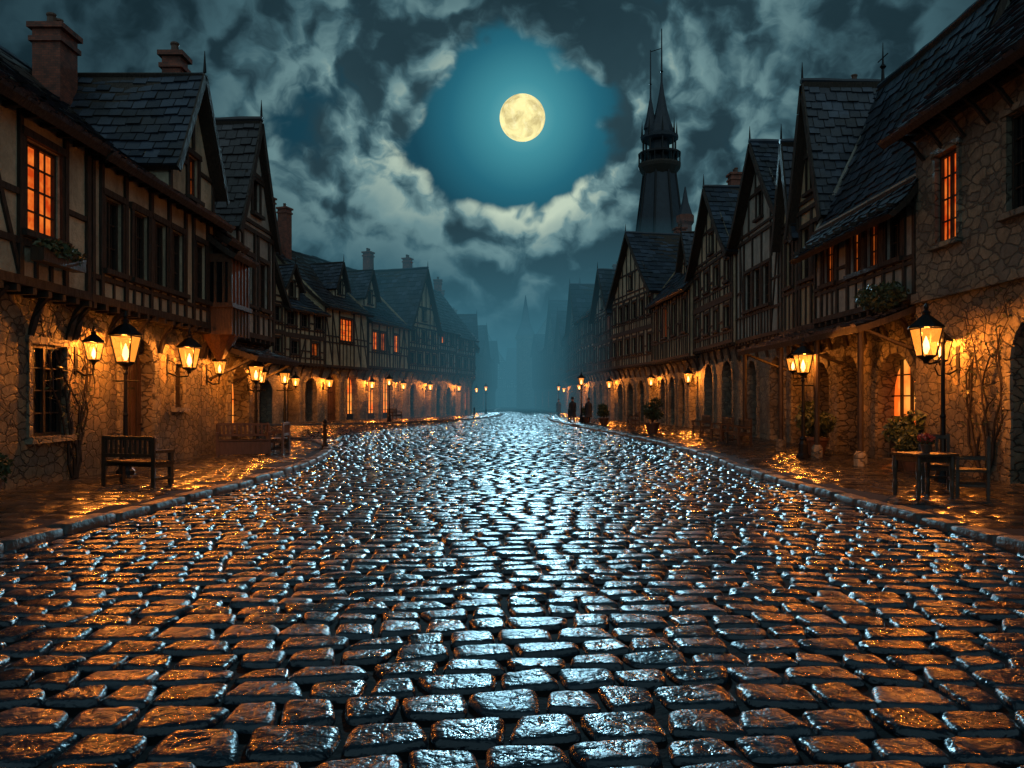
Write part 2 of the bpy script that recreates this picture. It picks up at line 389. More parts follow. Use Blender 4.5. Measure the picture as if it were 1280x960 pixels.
def house(name,Apt,Bpt,side,gh=3.9,eave=7.3,peak=11,kind='eave',ridge=4.,depth=8.,jetty=.4,gm='rubble_stone',um='plaster_cream',
          roof='slate_blue',timber=True,gopen=None,uopen=None,chim=(),sag=.2,ov=.55,ts=.32,tw=.36,far=False,litp=.12,storeys=None,extra=None,gablewin=True):
    ex=(Bpt[0]-Apt[0],Bpt[1]-Apt[1]); L=math.hypot(*ex)
    out=(ex[1],-ex[0]) if side=='L' else (-ex[1],ex[0])
    A=Asm(name,(Apt[0],Apt[1],0),ex,out)
    e=.012
    if gopen is None:
        gopen=[]; n=max(1,int(L/2.5)); 
        for i in range(n):
            c=L*(i+.5)/n; w=U(1.35,1.6); gopen.append(('arc',c-w/2,c+w/2,.14,min(gh-.55,3.3)+U(-.15,.1),1 if R()<litp*.6 else 0))
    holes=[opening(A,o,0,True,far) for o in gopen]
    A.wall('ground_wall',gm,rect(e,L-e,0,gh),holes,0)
    for u in(e,L-e): A.add('side_wall',gm,[(u,0,0),(u,-depth,0),(u,-depth,gh),(u,0,gh)],[(0,1,2,3)])
    A.add('back_wall',um,[(e,-depth,0),(L-e,-depth,0),(L-e,-depth,eave),(e,-depth,eave)],[(0,1,2,3)])
    j=jetty
    if uopen is None:
        uopen=[]; ns=storeys or max(1,int(round((eave-gh)/2.7))); sh=(eave-gh)/ns
        for s_ in range(ns):
            n=max(1,int(L/U(1.6,2.2)))
            for i in range(n):
                c=L*(i+.5)/n+U(-.08,.08); w=U(.75,1.0); zb=gh+s_*sh+sh*.36
                uopen.append(('win',c-w/2,c+w/2,zb,zb+sh*.46,(1 if R()<.5 else 2) if R()<litp else 0))
        if kind=='gable' and gablewin:
            gw=.4; hh=peak-eave
            uopen.append(('win',L/2-gw,L/2+gw,eave+hh*.12,eave+hh*.12+1.05,0,2))
    else: ns=storeys or 1; sh=(eave-gh)/ns
    holes=[opening(A,o,j,not timber,far) for o in uopen]
    if kind=='gable': outer=[(e,gh),(L-e,gh),(L-e,eave-.05),(L/2,peak-.12),(e,eave-.05)]
    else: outer=rect(e,L-e,gh,eave+.1)
    A.wall('upper_wall',um,outer,holes,j)
    for u in(e,L-e):
        if kind=='gable': q=[(u,j,gh),(u,-depth,gh),(u,-depth,eave),(u,j,eave)]
        else: q=[(u,j,gh),(u,-depth,gh),(u,-depth,eave),(u,-ridge,peak-.15),(u,j,eave+.1)]
        A.add('side_wall',um,q,[tuple(range(len(q)))])
    if j>0:
        A.add('jetty_floor','timber',[(e,0,gh),(L-e,0,gh),(L-e,j,gh),(e,j,gh)],[(0,1,2,3)])
        if timber: brackets(A,L,j,gh)
    if timber:
        for s_ in range(ns):
            zb=gh+s_*sh; ws=[o for o in uopen if zb<=o[3]<zb+sh-.3 and o[3]<eave]
            framing(A,L,j,zb,zb+sh,ws)
        if kind=='gable':
            hh=peak-eave; n=max(3,int(L/1.0))
            for i in range(1,n):
                u=L*i/n; 
                zt=eave+hh*(1-abs(u-L/2)/(L/2))-.15
                if abs(u-L/2)<.62: zb2=eave+hh*.12+1.25
                else: zb2=eave
                if zt-zb2>.3: A.beam('timber_frame','timber',(u,zb2),(u,zt),.11,j+.002,j+.06)
            zc=eave+hh*.12+1.3; f=1-(zc-eave)/hh
            A.beam('timber_frame','timber',(L/2-L/2*f,zc),(L/2+L/2*f,zc),.13,j+.002,j+.068)
            zc=eave+hh*.08; f=1-(zc-eave)/hh
            A.beam('timber_frame','timber',(L/2-L/2*f,zc-.1),(L/2+L/2*f,zc-.1),.12,j+.002,j+.066)
    else:
        A.box('string_course','block_stone',e,L-e,j+.002,j+.12,gh-.02,gh+.2,.01)
    if kind=='gable':
        f=j+ov*.8; o2=min(.3,ov*.6); dz=o2*(peak-eave)/(L/2)
        for sg,a in((1,-o2),(-1,L+o2)):
            slope(A,'roof',roof,(a,f,eave-dz),(a,-depth-.2,eave-dz),(L/2,f,peak),(L/2,-depth-.2,peak),sag,ts,tw)
            n=6; pts=[]
            for k in range(n+1):
                tt=k/n; z=eave-dz+(peak-eave+dz)*tt-sag*4*tt*(1-tt)*(1-.45*tt); pts.append((a+(L/2-a)*tt,z-.13))
            for p,q in zip(pts[:-1],pts[1:]): A.beam('barge_board','timber',p,q,.24,f+.002,f+.06)
        A.tube('ridge_tiles',roof,[(L/2+U(-.02,.02),f+.05-(f+depth+.3)*k/12,peak+.03-.05*math.sin(k/12*math.pi)) for k in range(13)],[.1+.02*(k%2) for k in range(13)],6)
        A.tube('finial','iron',[(L/2,f,peak),(L/2,f,peak+.4),(L/2,f,peak+.7)],[.05,.03,.008],6)
    else:
        o2=.14; dv=ov; dz=dv*(peak-eave)/(ridge+j)*.55
        slope(A,'roof',roof,(-o2,j+dv,eave-dz),(L+o2,j+dv,eave-dz),(-o2,-ridge,peak),(L+o2,-ridge,peak),sag,ts,tw)
        slope(A,'roof',roof,(-o2,-depth-.4,eave-.2),(L+o2,-depth-.4,eave-.2),(-o2,-ridge,peak),(L+o2,-ridge,peak),sag,ts*1.5,tw*1.5)
        A.tube('ridge_tiles',roof,[(-o2+(L+2*o2)*k/12,-ridge,peak+.02-.05*math.sin(k/12*math.pi)+U(-.015,.015)) for k in range(13)],[.1+.02*(k%2) for k in range(13)],6)
        n=int(L/.55)
        for i in range(n+1):
            u=.08+(L-.16)*i/n; A.beam('rafter_ends','timber',(u-.04,eave-dz*.6-.12),(u+.04,eave-dz*.6-.12),.1,j+.03,j+dv-.06)
    for c in chim: chimney(A,*c)
    if extra: extra(A,L)
    return A.finish()
def dormer(A,uc,w,z0,zt,peak,v,back,roof,lit=0,um='plaster_cream'):
    u0,u1=uc-w/2,uc+w/2; ww=min(.7,w*.4)/1
    o=('win',uc-ww/2,uc+ww/2,z0+(zt-z0)*.25,z0+(zt-z0)*.25+1.15,lit)
    h=opening(A,o,v)
    A.wall('dormer_wall',um,[(u0,z0),(u1,z0),(u1,zt),(uc,peak-.1),(u0,zt)],[h],v)
    for u in(u0,u1): A.add('dormer_wall',um,[(u,v,z0),(u,back,z0),(u,back,zt),(u,v,zt)],[(0,1,2,3)])
    A.beam('timber_frame','timber',(u0+.07,z0),(u0+.07,zt),.14,v+.002,v+.06); A.beam('timber_frame','timber',(u1-.07,z0),(u1-.07,zt),.14,v+.002,v+.06)
    A.beam('timber_frame','timber',(u0,zt),(uc-ww/2-.12,zt),.12,v+.002,v+.065);A.beam('timber_frame','timber',(uc+ww/2+.12,zt),(u1,zt),.12,v+.002,v+.065); A.beam('timber_frame','timber',(uc,max(zt,o[4])+.2),(uc,peak-.2),.12,v+.002,v+.06)
    dz=.25*(peak-zt)/(w/2); f=v+.35
    for a in(u0-.25,u1+.25):
        slope(A,'roof',roof,(a,f,zt-dz),(a,back,zt-dz),(uc,f,peak),(uc,back,peak),.08)
        A.beam('barge_board','timber',(a,zt-dz-.1),(uc,peak-.1),.2,f+.002,f+.05)
    A.tube('finial','iron',[(uc,f,peak),(uc,f,peak+.6)],[.05,.01],6)

# ------------------------------------------------------------------ LEFT ROW
def exL1(A,L):
    u0,u1=9.6,11.05
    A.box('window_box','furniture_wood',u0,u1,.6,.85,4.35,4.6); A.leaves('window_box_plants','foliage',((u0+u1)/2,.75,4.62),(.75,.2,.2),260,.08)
house('timber_framed_house',(-9.4,5),(-9.4,17),'L',uopen=[('win',3.,4.1,4.95,6.6,0),('win',6,7.1,4.95,6.6,2),('win',9.75,10.9,4.95,6.65,1)],
      gopen=[('win',4,5.2,1.1,2.9,0),('door',7.2,8.4,.14,3.0),('win',10.6,11.8,1.08,2.9,0)],um='plaster_cream',peak=10.6,eave=7.3,ridge=3.6,extra=exL1)
def exL2(A,L):
    dormer(A,5.45,3.1,7.2,8.3,11.0,.42,-4.2,'slate_blue',2)
    chimney(A,4.7,-3.0,9.0,11.7,.85,.75,2); chimney(A,6.95,-.7,9.5,12.0,.55,.55,1)
house('timber_framed_house',(-9.4,17),(-9.4,24.2),'L',uopen=[('win',.65,1.4,4.7,6.3,0),('win',1.95,2.7,4.7,6.3,0),('win',3.05,3.75,4.7,6.3,0),('win',4.1,4.8,4.7,6.3,0),('win',5.7,6.4,4.7,6.3,0)],
      gopen=[('door',2.3,3.9,.14,3.35),('win',5.2,5.8,1.6,2.8,0)],peak=11,ridge=4,eave=7.25,extra=exL2)
def exL3(A,L):
    u0,u1=-.5,1.1; v0,v1=.4,1.05
    A.box('oriel_body','door_wood',u0,u1,v0+.005,v1,3.75,4.6); A.box('oriel_body','door_wood',u0,u1,v0+.005,v1,5.9,6.15)
    A.add('window_pane','dim_window',[(u0+.08,v1-.06,4.6),(u1-.08,v1-.06,4.6),(u1-.08,v1-.06,5.9),(u0+.08,v1-.06,5.9)],[(0,1,2,3)])
    A.add('window_pane','dark_glass',[(u0+.06,v0,4.6),(u0+.06,v1-.06,4.6),(u0+.06,v1-.06,5.9),(u0+.06,v0,5.9)],[(0,1,2,3)])
    for i in range(6):
        u=u0+.05+(u1-u0-.1)*i/5; A.box('oriel_mullion','door_wood',u-.045,u+.045,v1-.08,v1+.04,3.75,6.1)
    for v in(v0+.2,v0+.45): A.box('oriel_mullion','door_wood',u0-.04,u0+.05,v-.03,v+.03,4.6,5.9)
    A.box('oriel_sill','door_wood',u0-.08,u1+.08,v0+.01,v1+.1,4.55,4.68); A.lathe('oriel_corbel','door_wood',((u0+u1)/2,.45),[(.15,3.0),(.4,3.3),(.7,3.6),(.8,3.76)],12,0,1,.6)
    slope(A,'roof','slate_brown',(u0-.2,v1+.25,6.1),(u1+.2,v1+.25,6.1),(u0-.2,v0,6.75),(u1+.2,v0,6.75),.05)
house('timber_framed_house',(-9.4,24.2),(-9.4,25.6),'L',uopen=[],gopen=[],peak=10.6,eave=6.9,ridge=3.5,extra=exL3,um='plaster_grey',roof='slate_brown')
def awning(A,u0,u1,z1,z0,v1,mat='slate_blue',v0=.03):
    slope(A,'awning_roof',mat,(u0,v1,z0),(u1,v1,z0),(u0,v0,z1),(u1,v0,z1),.05,.28,.3)
    for u in(u0+.1,(u0+u1)/2,u1-.1):
        A.tube('awning_strut','timber',[(u,v0,z0-.7),(u,v1*.5,z0-.35),(u,v1-.15,z0-.02)],.05,5)
def exL4(A,L): awning(A,-.9,3.4,3.75,3.15,1.6)
house('timber_framed_house',(-9.4,25.6),(-9.3,29.3),'L',kind='gable',peak=11.4,eave=7.6,gh=3.9,um='plaster_grey',roof='slate_brown',extra=exL4,
      gopen=[('arc',.9,2.6,.14,2.95,1)],jetty=.55,storeys=1,ov=.25,
      uopen=[('win',.7,1.5,5.0,6.6,0),('win',2.2,3.0,5.0,6.6,0),('win',1.5,2.2,8.2,9.4,0)])
# far-left group
def pl(t): return (-17+12*t,56+37*t)
F=dict(far=True,ts=.5,tw=.6)
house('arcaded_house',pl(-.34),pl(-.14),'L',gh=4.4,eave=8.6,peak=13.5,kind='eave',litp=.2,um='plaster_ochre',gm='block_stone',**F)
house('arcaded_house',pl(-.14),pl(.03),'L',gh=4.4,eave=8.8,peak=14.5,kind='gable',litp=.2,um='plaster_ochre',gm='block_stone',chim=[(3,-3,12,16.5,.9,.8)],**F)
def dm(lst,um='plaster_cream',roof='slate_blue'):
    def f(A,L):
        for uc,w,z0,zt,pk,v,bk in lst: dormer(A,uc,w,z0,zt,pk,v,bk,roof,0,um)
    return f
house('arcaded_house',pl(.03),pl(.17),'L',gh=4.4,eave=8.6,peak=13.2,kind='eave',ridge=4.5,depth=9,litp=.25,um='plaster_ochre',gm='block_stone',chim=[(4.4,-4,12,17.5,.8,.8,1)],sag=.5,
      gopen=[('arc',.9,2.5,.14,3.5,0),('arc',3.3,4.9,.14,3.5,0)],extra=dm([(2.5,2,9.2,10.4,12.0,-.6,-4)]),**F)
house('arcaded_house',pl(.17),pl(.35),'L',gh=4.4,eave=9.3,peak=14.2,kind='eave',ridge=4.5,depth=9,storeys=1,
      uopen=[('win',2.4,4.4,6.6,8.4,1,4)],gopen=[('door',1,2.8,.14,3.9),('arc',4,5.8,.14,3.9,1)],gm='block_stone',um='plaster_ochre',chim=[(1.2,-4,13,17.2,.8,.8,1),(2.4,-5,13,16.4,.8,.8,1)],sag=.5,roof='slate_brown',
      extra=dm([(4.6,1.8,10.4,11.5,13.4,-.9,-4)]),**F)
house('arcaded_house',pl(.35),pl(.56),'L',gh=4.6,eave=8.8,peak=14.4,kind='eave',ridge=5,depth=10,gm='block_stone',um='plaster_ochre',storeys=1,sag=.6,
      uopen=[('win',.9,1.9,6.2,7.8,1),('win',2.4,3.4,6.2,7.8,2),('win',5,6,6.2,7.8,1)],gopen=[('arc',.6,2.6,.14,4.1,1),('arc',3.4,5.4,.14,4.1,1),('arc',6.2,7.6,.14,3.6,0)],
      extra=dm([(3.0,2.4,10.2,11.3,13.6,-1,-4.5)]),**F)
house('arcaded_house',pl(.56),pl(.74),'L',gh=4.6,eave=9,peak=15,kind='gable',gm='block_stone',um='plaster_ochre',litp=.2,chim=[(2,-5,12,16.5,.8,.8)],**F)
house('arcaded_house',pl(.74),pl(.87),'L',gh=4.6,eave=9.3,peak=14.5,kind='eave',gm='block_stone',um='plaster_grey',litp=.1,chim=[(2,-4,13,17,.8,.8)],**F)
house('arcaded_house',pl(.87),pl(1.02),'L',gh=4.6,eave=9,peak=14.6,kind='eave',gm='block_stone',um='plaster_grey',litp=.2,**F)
F2=dict(far=True,ts=.8,tw=1.0)
pts=[(-4.76,93.7),(-5.2,103),(-6,113),(-5.4,125),(-4.6,138),(-4.2,152),(-3.5,168)]
for i in range(len(pts)-1):
    house('distant_townhouse',pts[i],pts[i+1],'L',gh=4.4,eave=U(8,10),peak=U(12,15),kind=['eave','gable'][i%2],gm='block_stone',um='plaster_grey',litp=.08,chim=[(2,-4,11,16,.9,.9)],**F2)

# ------------------------------------------------------------------ RIGHT ROW
def vine(A,part,u,v,z,h,spread,n=6,leafy=0):
    for i in range(n):
        p=Vector((u+U(-.1,.1),v+.03,z)); pts=[tuple(p)]; dx=U(-1,1)*spread/h; k=9
        for q in range(k):
            p=p+Vector(((dx+U(-.7,.7))*h/k,0,h/k*U(.6,1.2))); pts.append((p.x,v+U(.03,.07),p.z))
            if q>1 and R()<.75:
                b=Vector(pts[-1]); A.tube(part,'timber',[tuple(b),(b.x+U(-.3,.3),v+.06,b.z+U(.05,.25)),(b.x+U(-.6,.6),v+.05,b.z+U(.1,.5))],[.012,.009,.004],4)
                if leafy: A.leaves(part+'_leaves','foliage',(b.x,v+.08,b.z),(.25,.06,.2),int(leafy),.05)
        A.tube(part,'timber',pts,[.035*(1-.09*q) for q in range(k+1)],5)
def exR1b(A,L):
    vine(A,'climbing_vine',10.9,0,.14,3.9,1.0,7,4)
    A.box('eave_corbels','timber',0,L,.002,.2,8.2,8.4)
    for i in range(16):
        u=.3+i*.87
        if u<L: A.tube('eave_brace','timber',[(u,.03,7.6),(u,.3,7.95),(u,.7,8.25)],.05,5)
house('stone_house',(10,6),(10,19.8),'R',gh=4.2,eave=8.7,peak=14.2,kind='eave',ridge=4.6,depth=9,jetty=.002,gm='rubble_stone',um='block_stone',timber=False,ov=.85,
      uopen=[('win',3.5,4.5,5.5,7.5,0),('win',9.2,10.1,5.55,7.5,0),('win',11.9,12.8,5.45,7.5,1)],gopen=[('door',4,5.4,.14,3.3),('door',8.5,9.95,.14,3.4)],extra=exR1b)
def exR2(A,L):
    awning(A,.3,L+4.2,4.35,3.65,1.9)
    for u in(.5,3.4,L-.2,L+3.9): A.tube('awning_post','timber',[(u,1.7,.12),(u,1.7,3.6)],.08,8); A.lathe('post_base','block_stone',(u,1.7),[(.17,.12),(.17,.4),(.11,.5)],8)
    A.tube('weathervane','iron',[(L-.1,-1.7,12.1),(L-.1,-1.7,12.8),(L-.1,-1.7,13.6)],[.08,.04,.01],6)
    A.tube('weathervane','iron',[(L-.45,-1.7,13.1),(L+.25,-1.7,13.1)],.02,5); A.lathe('weathervane','iron',(L-.1,-1.7),[(.02,12.7),(.11,12.8),(.02,12.92)],8)
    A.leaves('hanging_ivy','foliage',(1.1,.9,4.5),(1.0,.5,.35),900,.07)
    A.box('balcony_rail','timber',0.02,L-.02,.52,.58,5.35,5.45)
house('timber_framed_house',(10.55,19.8),(10.55,26.5),'R',gh=4.3,eave=7.35,peak=12.2,kind='eave',ridge=1.7,depth=5,jetty=.5,um='plaster_grey',gm='rubble_stone',sag=.95,ov=.8,
      uopen=[('win',.8,1.6,5.5,6.9,0),('win',2.0,2.8,5.5,6.9,2),('win',3.1,3.9,5.5,6.9,2),('win',5.0,5.9,5.5,6.9,2)],
      gopen=[('shop',1.0,3.3,.14,3.1),('arc',4.4,6.0,.14,3.2)],extra=exR2)
house('timber_framed_house',(10.8,26.5),(10.8,29.3),'R',gh=4.3,eave=8.6,peak=12.9,kind='gable',jetty=.35,um='plaster_ochre',storeys=1,ov=.4,
      uopen=[('win',.4,1.15,6.1,7.9,0),('win',1.5,2.25,6.1,7.9,0),('win',1.05,1.75,9.1,10.3,0)],
      gopen=[('arc',.6,2.0,.14,3.1)])
house('timber_framed_house',(10.8,29.3),(10.9,31.4),'R',gh=4.3,eave=8.4,peak=11.6,kind='gable',jetty=.3,um='plaster_ochre',storeys=1,ov=.4,
      uopen=[('win',.65,1.4,6.1,7.8,0)],gopen=[('arc',.4,1.7,.14,3.1)])
house('gabled_townhouse',(11,31.4),(11,38.6),'R',gh=4.5,eave=9.2,peak=13.1,kind='gable',jetty=.15,um='plaster_grey',gm='block_stone',litp=0,storeys=1,sag=.3,
      uopen=[('win',2.2,3.1,5.9,7.6,0),('win',3.5,4.4,5.9,7.6,0),('win',4.8,5.7,5.9,7.6,0),('win',3.2,4.0,9.8,11.0,0)],gopen=[('arc',1.0,2.5,.14,3.6),('arc',4.4,5.9,.14,3.6)],
      chim=[(1.3,-3.0,9,14.6,.7,.7,1)])
house('gabled_townhouse',(11,38.6),(11,47),'R',gh=4.6,eave=9.2,peak=13.2,kind='gable',jetty=.3,um='plaster_cream',gm='block_stone',litp=.0,storeys=2,sag=.3,gopen=[('arc',1.2,3.1,.14,3.8),('arc',5,6.9,.14,3.8)],ts=.4,tw=.45)
house('gabled_townhouse',(11,47),(10.5,57),'R',gh=4.4,eave=8.7,peak=15,kind='eave',ridge=4,jetty=.5,um='plaster_ochre',gm='block_stone',litp=.45,sag=.5,chim=[(7,-4.5,13,17,.8,.8)],storeys=1,
      extra=dm([(5,2.2,9.6,10.8,12.8,-.6,-4)]),**F)
house('gabled_townhouse',(10.5,57),(8.8,67.5),'R',gh=4.4,eave=9.8,peak=14.8,kind='gable',jetty=.4,um='plaster_cream',gm='block_stone',litp=.05,storeys=2,chim=[(9,-5,11,16,.8,.8)],**F)
house('gabled_townhouse',(8.8,67.5),(8.1,75),'R',gh=4.4,eave=9.4,peak=13.4,kind='gable',jetty=.4,um='plaster_grey',gm='block_stone',litp=.1,storeys=2,chim=[(5,-5,11,16,.8,.8)],**F)
house('gabled_townhouse',(8.1,75),(7.4,84),'R',gh=4.4,eave=10.2,peak=15.2,kind='eave',jetty=.4,um='plaster_grey',gm='block_stone',litp=.1,storeys=2,chim=[(7,-5,11,18,.8,.8)],**F)
pts=[(7.4,84),(7.2,95),(7.4,106),(7,118),(6.2,132),(5.6,147),(4.6,165)]
for i in range(len(pts)-1):
    house('distant_townhouse',pts[i],pts[i+1],'R',gh=4.4,eave=U(9,11),peak=U(14,17.5),kind=['gable','eave','gable'][i%3],gm='block_stone',um='plaster_grey',litp=.06,chim=[(2,-4,11,U(16,19),.9,.9)],**F2)
for i,(a,b,h) in enumerate([((-22,215),(-12,212),14),((-12,212),(-2,216),17),((-2,216),(8,214),13),((8,214),(18,210),20),((18,210),(28,212),24)]):
    house('distant_townhouse',a,b,'L',gh=5,eave=h-5,peak=h+3,kind='gable' if i%2 else 'eave',gm='block_stone',um='plaster_grey',litp=0,**F2)
A=Asm('distant_church',(9,190,0))
A.box('nave','block_stone',-5,5,-12,12,0,14); 
for sg in(-1,1): slope(A,'nave_roof','slate_blue',(sg*5.4,-12,14),(sg*5.4,12,14),(0,-12,22),(0,12,22),.2,1,1.5)
A.add('nave','block_stone',[(-5,-12.01,14),(5,-12.01,14),(0,-12.01,21.8)],[(0,1,2)])
for x,h in((-6,22),(6,26)):
    A.lathe('belfry','block_stone',(x,-13),[(2,0),(2,15),(2.3,15.3),(2.3,15.9),(1.9,16)],8); A.lathe('spire','slate_blue',(x,-13),[(2.2,16),(1.0,h-3),(.05,h+3)],8)
A.finish()
# ------------------------------------------------------------------ tapered tower with gallery and twin needles
TS='tower_slate'
A=Asm('gothic_tower',(16.6,90,0))
pr=[(4.2,0),(4.0,14),(3.3,17),(2.7,20),(2.2,24),(1.75,27.6)]
A.lathe('tapered_body',TS,(0,0),pr,8,math.pi/8)
for i in range(8):
    a=math.pi/8+math.pi/4*i; A.tube('corner_ribs','iron',[(r*math.cos(a)*1.01,r*math.sin(a)*1.01,z) for r,z in pr],.14,5)
A.lathe('gallery_floor','timber',(0,0),[(1.7,27.0),(2.3,27.8),(2.4,28.1),(2.4,28.3),(1.5,28.35)],16)
for i in range(16):
    a=2*math.pi*i/16; A.tube('gallery_rail','iron',[(2.3*math.cos(a),2.3*math.sin(a),28.2),(2.3*math.cos(a),2.3*math.sin(a),29.4)],.07,4)
A.lathe('gallery_rail','iron',(0,0),[(2.22,29.3),(2.4,29.3),(2.4,29.5),(2.22,29.5)],16)
A.lathe('lantern_core',TS,(0,0),[(1.0,28.3),(1.0,31)],8)
for i in range(8):
    a=math.pi/4*i; A.tube('lantern_columns','iron',[(1.8*math.cos(a),1.8*math.sin(a),28.3),(1.8*math.cos(a),1.8*math.sin(a),31)],.12,5)
A.lathe('crown',TS,(0,0),[(1.8,30.9),(2.1,31.1),(2.15,31.4),(1.7,31.7),(1.5,32.5)],12)
for i in range(8):
    a=math.pi/4*i; A.tube('pinnacles','iron',[(1.95*math.cos(a),1.95*math.sin(a),31.2),(1.95*math.cos(a),1.95*math.sin(a),32.0),(1.95*math.cos(a),1.95*math.sin(a),33.2)],[.16,.1,.01],5)
A.lathe('main_spire',TS,(.25,0),[(1.35,32.3),(.95,33.4),(.62,34.6),(.28,36.4),(.11,37.6),(.06,43.6)],10)
A.lathe('side_spire',TS,(-1.0,0),[(.8,32.3),(.5,33.5),(.24,35),(.1,35.8),(.055,41.2)],8)
A.tube('pennant_arm','iron',[(-1.0,0,41.0),(.25,0,41.4)],.05,5)
A.lathe('spire_ball','iron',(.25,0),[(.02,38.6),(.2,38.8),(.02,39)],8); A.lathe('spire_ball','iron',(-1,0),[(.02,37.2),(.16,37.35),(.02,37.5)],8)
A.finish()
A=Asm('turret',(15.6,72,0)); A.lathe('turret_shaft','brick',(0,0),[(.6,0),(.6,17.5),(.8,17.8),(.8,18.4),(.5,18.5)],8); A.lathe('turret_spire',TS,(0,0),[(.7,18.4),(.3,19.6),(.05,21)],8); A.finish()
A=Asm('guild_hall',(20,74,0),(0,1))
A.box('hall_walls','block_stone',-10,10,-5,5,0,12)
for sg in(-1,1): slope(A,'hall_roof','slate_blue',(-10.4,sg*5.5,12),(10.4,sg*5.5,12),(-10.4,0,18.5),(10.4,0,18.5),.5,.8,1)
for u in(-10,10): A.add('hall_walls','block_stone',[(u,-5,12),(u,5,12),(u,0,18.2)],[(0,1,2)])
A.finish()
house('back_street_house',(-19,32),(-19,42),'L',gh=4,eave=9,peak=13.6,kind='gable',**F)

# ------------------------------------------------------------------ ground, pavements, cobbles
def catmull(P,n=8):
    P=[np.array(p,float) for p in P]; out=[]
    P=[2*P[0]-P[1]]+P+[2*P[-1]-P[-2]]
    for i in range(1,len(P)-2):
        for k in range(n):
            t=k/n; a,b,c,d=P[i-1:i+3]
            out.append(.5*((2*b)+(-a+c)*t+(2*a-5*b+4*c-d)*t*t+(-a+3*b-3*c+d)*t**3))
    out.append(P[-2]); return np.array(out)
kerbL=catmull([(-6.4,-6),(-6.3,2),(-6.05,9.4),(-5.8,13.3),(-5.55,18),(-5.8,24),(-7.0,30),(-9.6,35.5),(-13.5,39.5),(-20,43),(-32,46)])
kerbF=catmull([(-32,50),(-20,54),(-13,57),(-8.4,61),(-5.0,68),(-2.4,80),(-1.3,95),(-1.6,108),(-2.6,122),(-2.8,145),(-2.5,175)])
kerbR=catmull([(6.4,-6),(6.3,2),(6.06,9.5),(5.9,12.9),(5.75,18.6),(6.05,26.5),(5.5,40),(4.2,54),(3.5,66),(3.7,80),(4.6,92),(4.7,110),(4.4,140),(3.5,175)])
polyL=np.vstack([kerbL,[(-32,-6)]]); polyF=np.vstack([kerbF,[(-32,175)]]); polyR=np.vstack([kerbR,[(32,175),(32,-6)]])
def inside(px,py,poly):
    x,y=poly[:,0],poly[:,1]; r=np.zeros(px.shape,bool); j=len(poly)-1
    for i in range(len(poly)):
        c=((y[i]>py)!=(y[j]>py))&(px<(x[j]-x[i])*(py-y[i])/(y[j]-y[i]+1e-12)+x[i]); r^=c; j=i
    return r
def dist_poly(px,py,line):
    d=np.full(px.shape,1e9)
    for a,b in zip(line[:-1],line[1:]):
        ab=b-a; t=np.clip(((px-a[0])*ab[0]+(py-a[1])*ab[1])/(ab@ab),0,1)
        d=np.minimum(d,np.hypot(px-a[0]-t*ab[0],py-a[1]-t*ab[1]))
    return d
def stones_mesh(name,parent,mat,C,n,H,dome,tilt,pw=6,rough=.003,z0=0.,cr=.16,jt=.12):
    s=np.linspace(-1,1,n); s=np.sign(s)*np.abs(np.sin(s*math.pi/2))**.9; a,b=np.meshgrid(s,s); a=a.ravel(); b=b.ravel(); N=len(C); K=n*n
    xa=a*(1-cr*np.abs(b)**5); yb=b*(1-cr*np.abs(a)**5)
    jit=np.random.uniform(-jt,jt,(N,4))
    X=C[:,2:3]*(xa[None]*(1+jit[:,0:1]*b[None])) +C[:,3:4]*jit[:,2:3]*.5*b[None]
    Y=C[:,3:4]*(yb[None]*(1+jit[:,1:2]*a[None])) 
    Z=H*np.sqrt(np.clip((1-np.abs(a)**pw)*(1-np.abs(b)**pw),0,1))[None]*np.random.uniform(.8,1.12,(N,1))
    Z=Z+dome*((1-a*a)*(1-b*b))[None]
    inner=((np.abs(a)<.999)&(np.abs(b)<.999)).astype(float)[None]
    Z=Z+inner*(np.random.uniform(-tilt,tilt,(N,1))*a[None]+np.random.uniform(-tilt,tilt,(N,1))*b[None]+np.random.normal(0,rough,(N,K)))
    c,sn=np.cos(C[:,4:5]),np.sin(C[:,4:5])
    WX=C[:,0:1]+X*c-Y*sn; WY=C[:,1:2]+X*sn+Y*c
    V=np.stack([WX,WY,Z+z0],-1).reshape(-1,3)
    q=[]
    for i in range(n-1):
        for j in range(n-1): q.append((i*n+j,i*n+j+1,(i+1)*n+j+1,(i+1)*n+j))
    q=np.array(q); Fq=(q[None]+(np.arange(N)*K)[:,None,None]).reshape(-1,4)
    me=bpy.data.meshes.new(name); me.vertices.add(len(V)); me.vertices.foreach_set('co',V.astype(np.float32).ravel())
    me.loops.add(Fq.size); me.loops.foreach_set('vertex_index',Fq.astype(np.int32).ravel())
    me.polygons.add(len(Fq)); me.polygons.foreach_set('loop_start',(np.arange(len(Fq))*4).astype(np.int32))
    me.update(calc_edges=True); me.validate()
    at=me.attributes.new('rnd','FLOAT','FACE'); at.data.foreach_set('value',np.repeat(np.random.rand(N),len(q)).astype(np.float32))
    me.polygons.foreach_set('use_smooth',np.ones(len(me.polygons),bool))
    me.materials.append(M[mat]); ob=bpy.data.objects.new(name,me); COL.objects.link(ob); ob.parent=parent; return ob
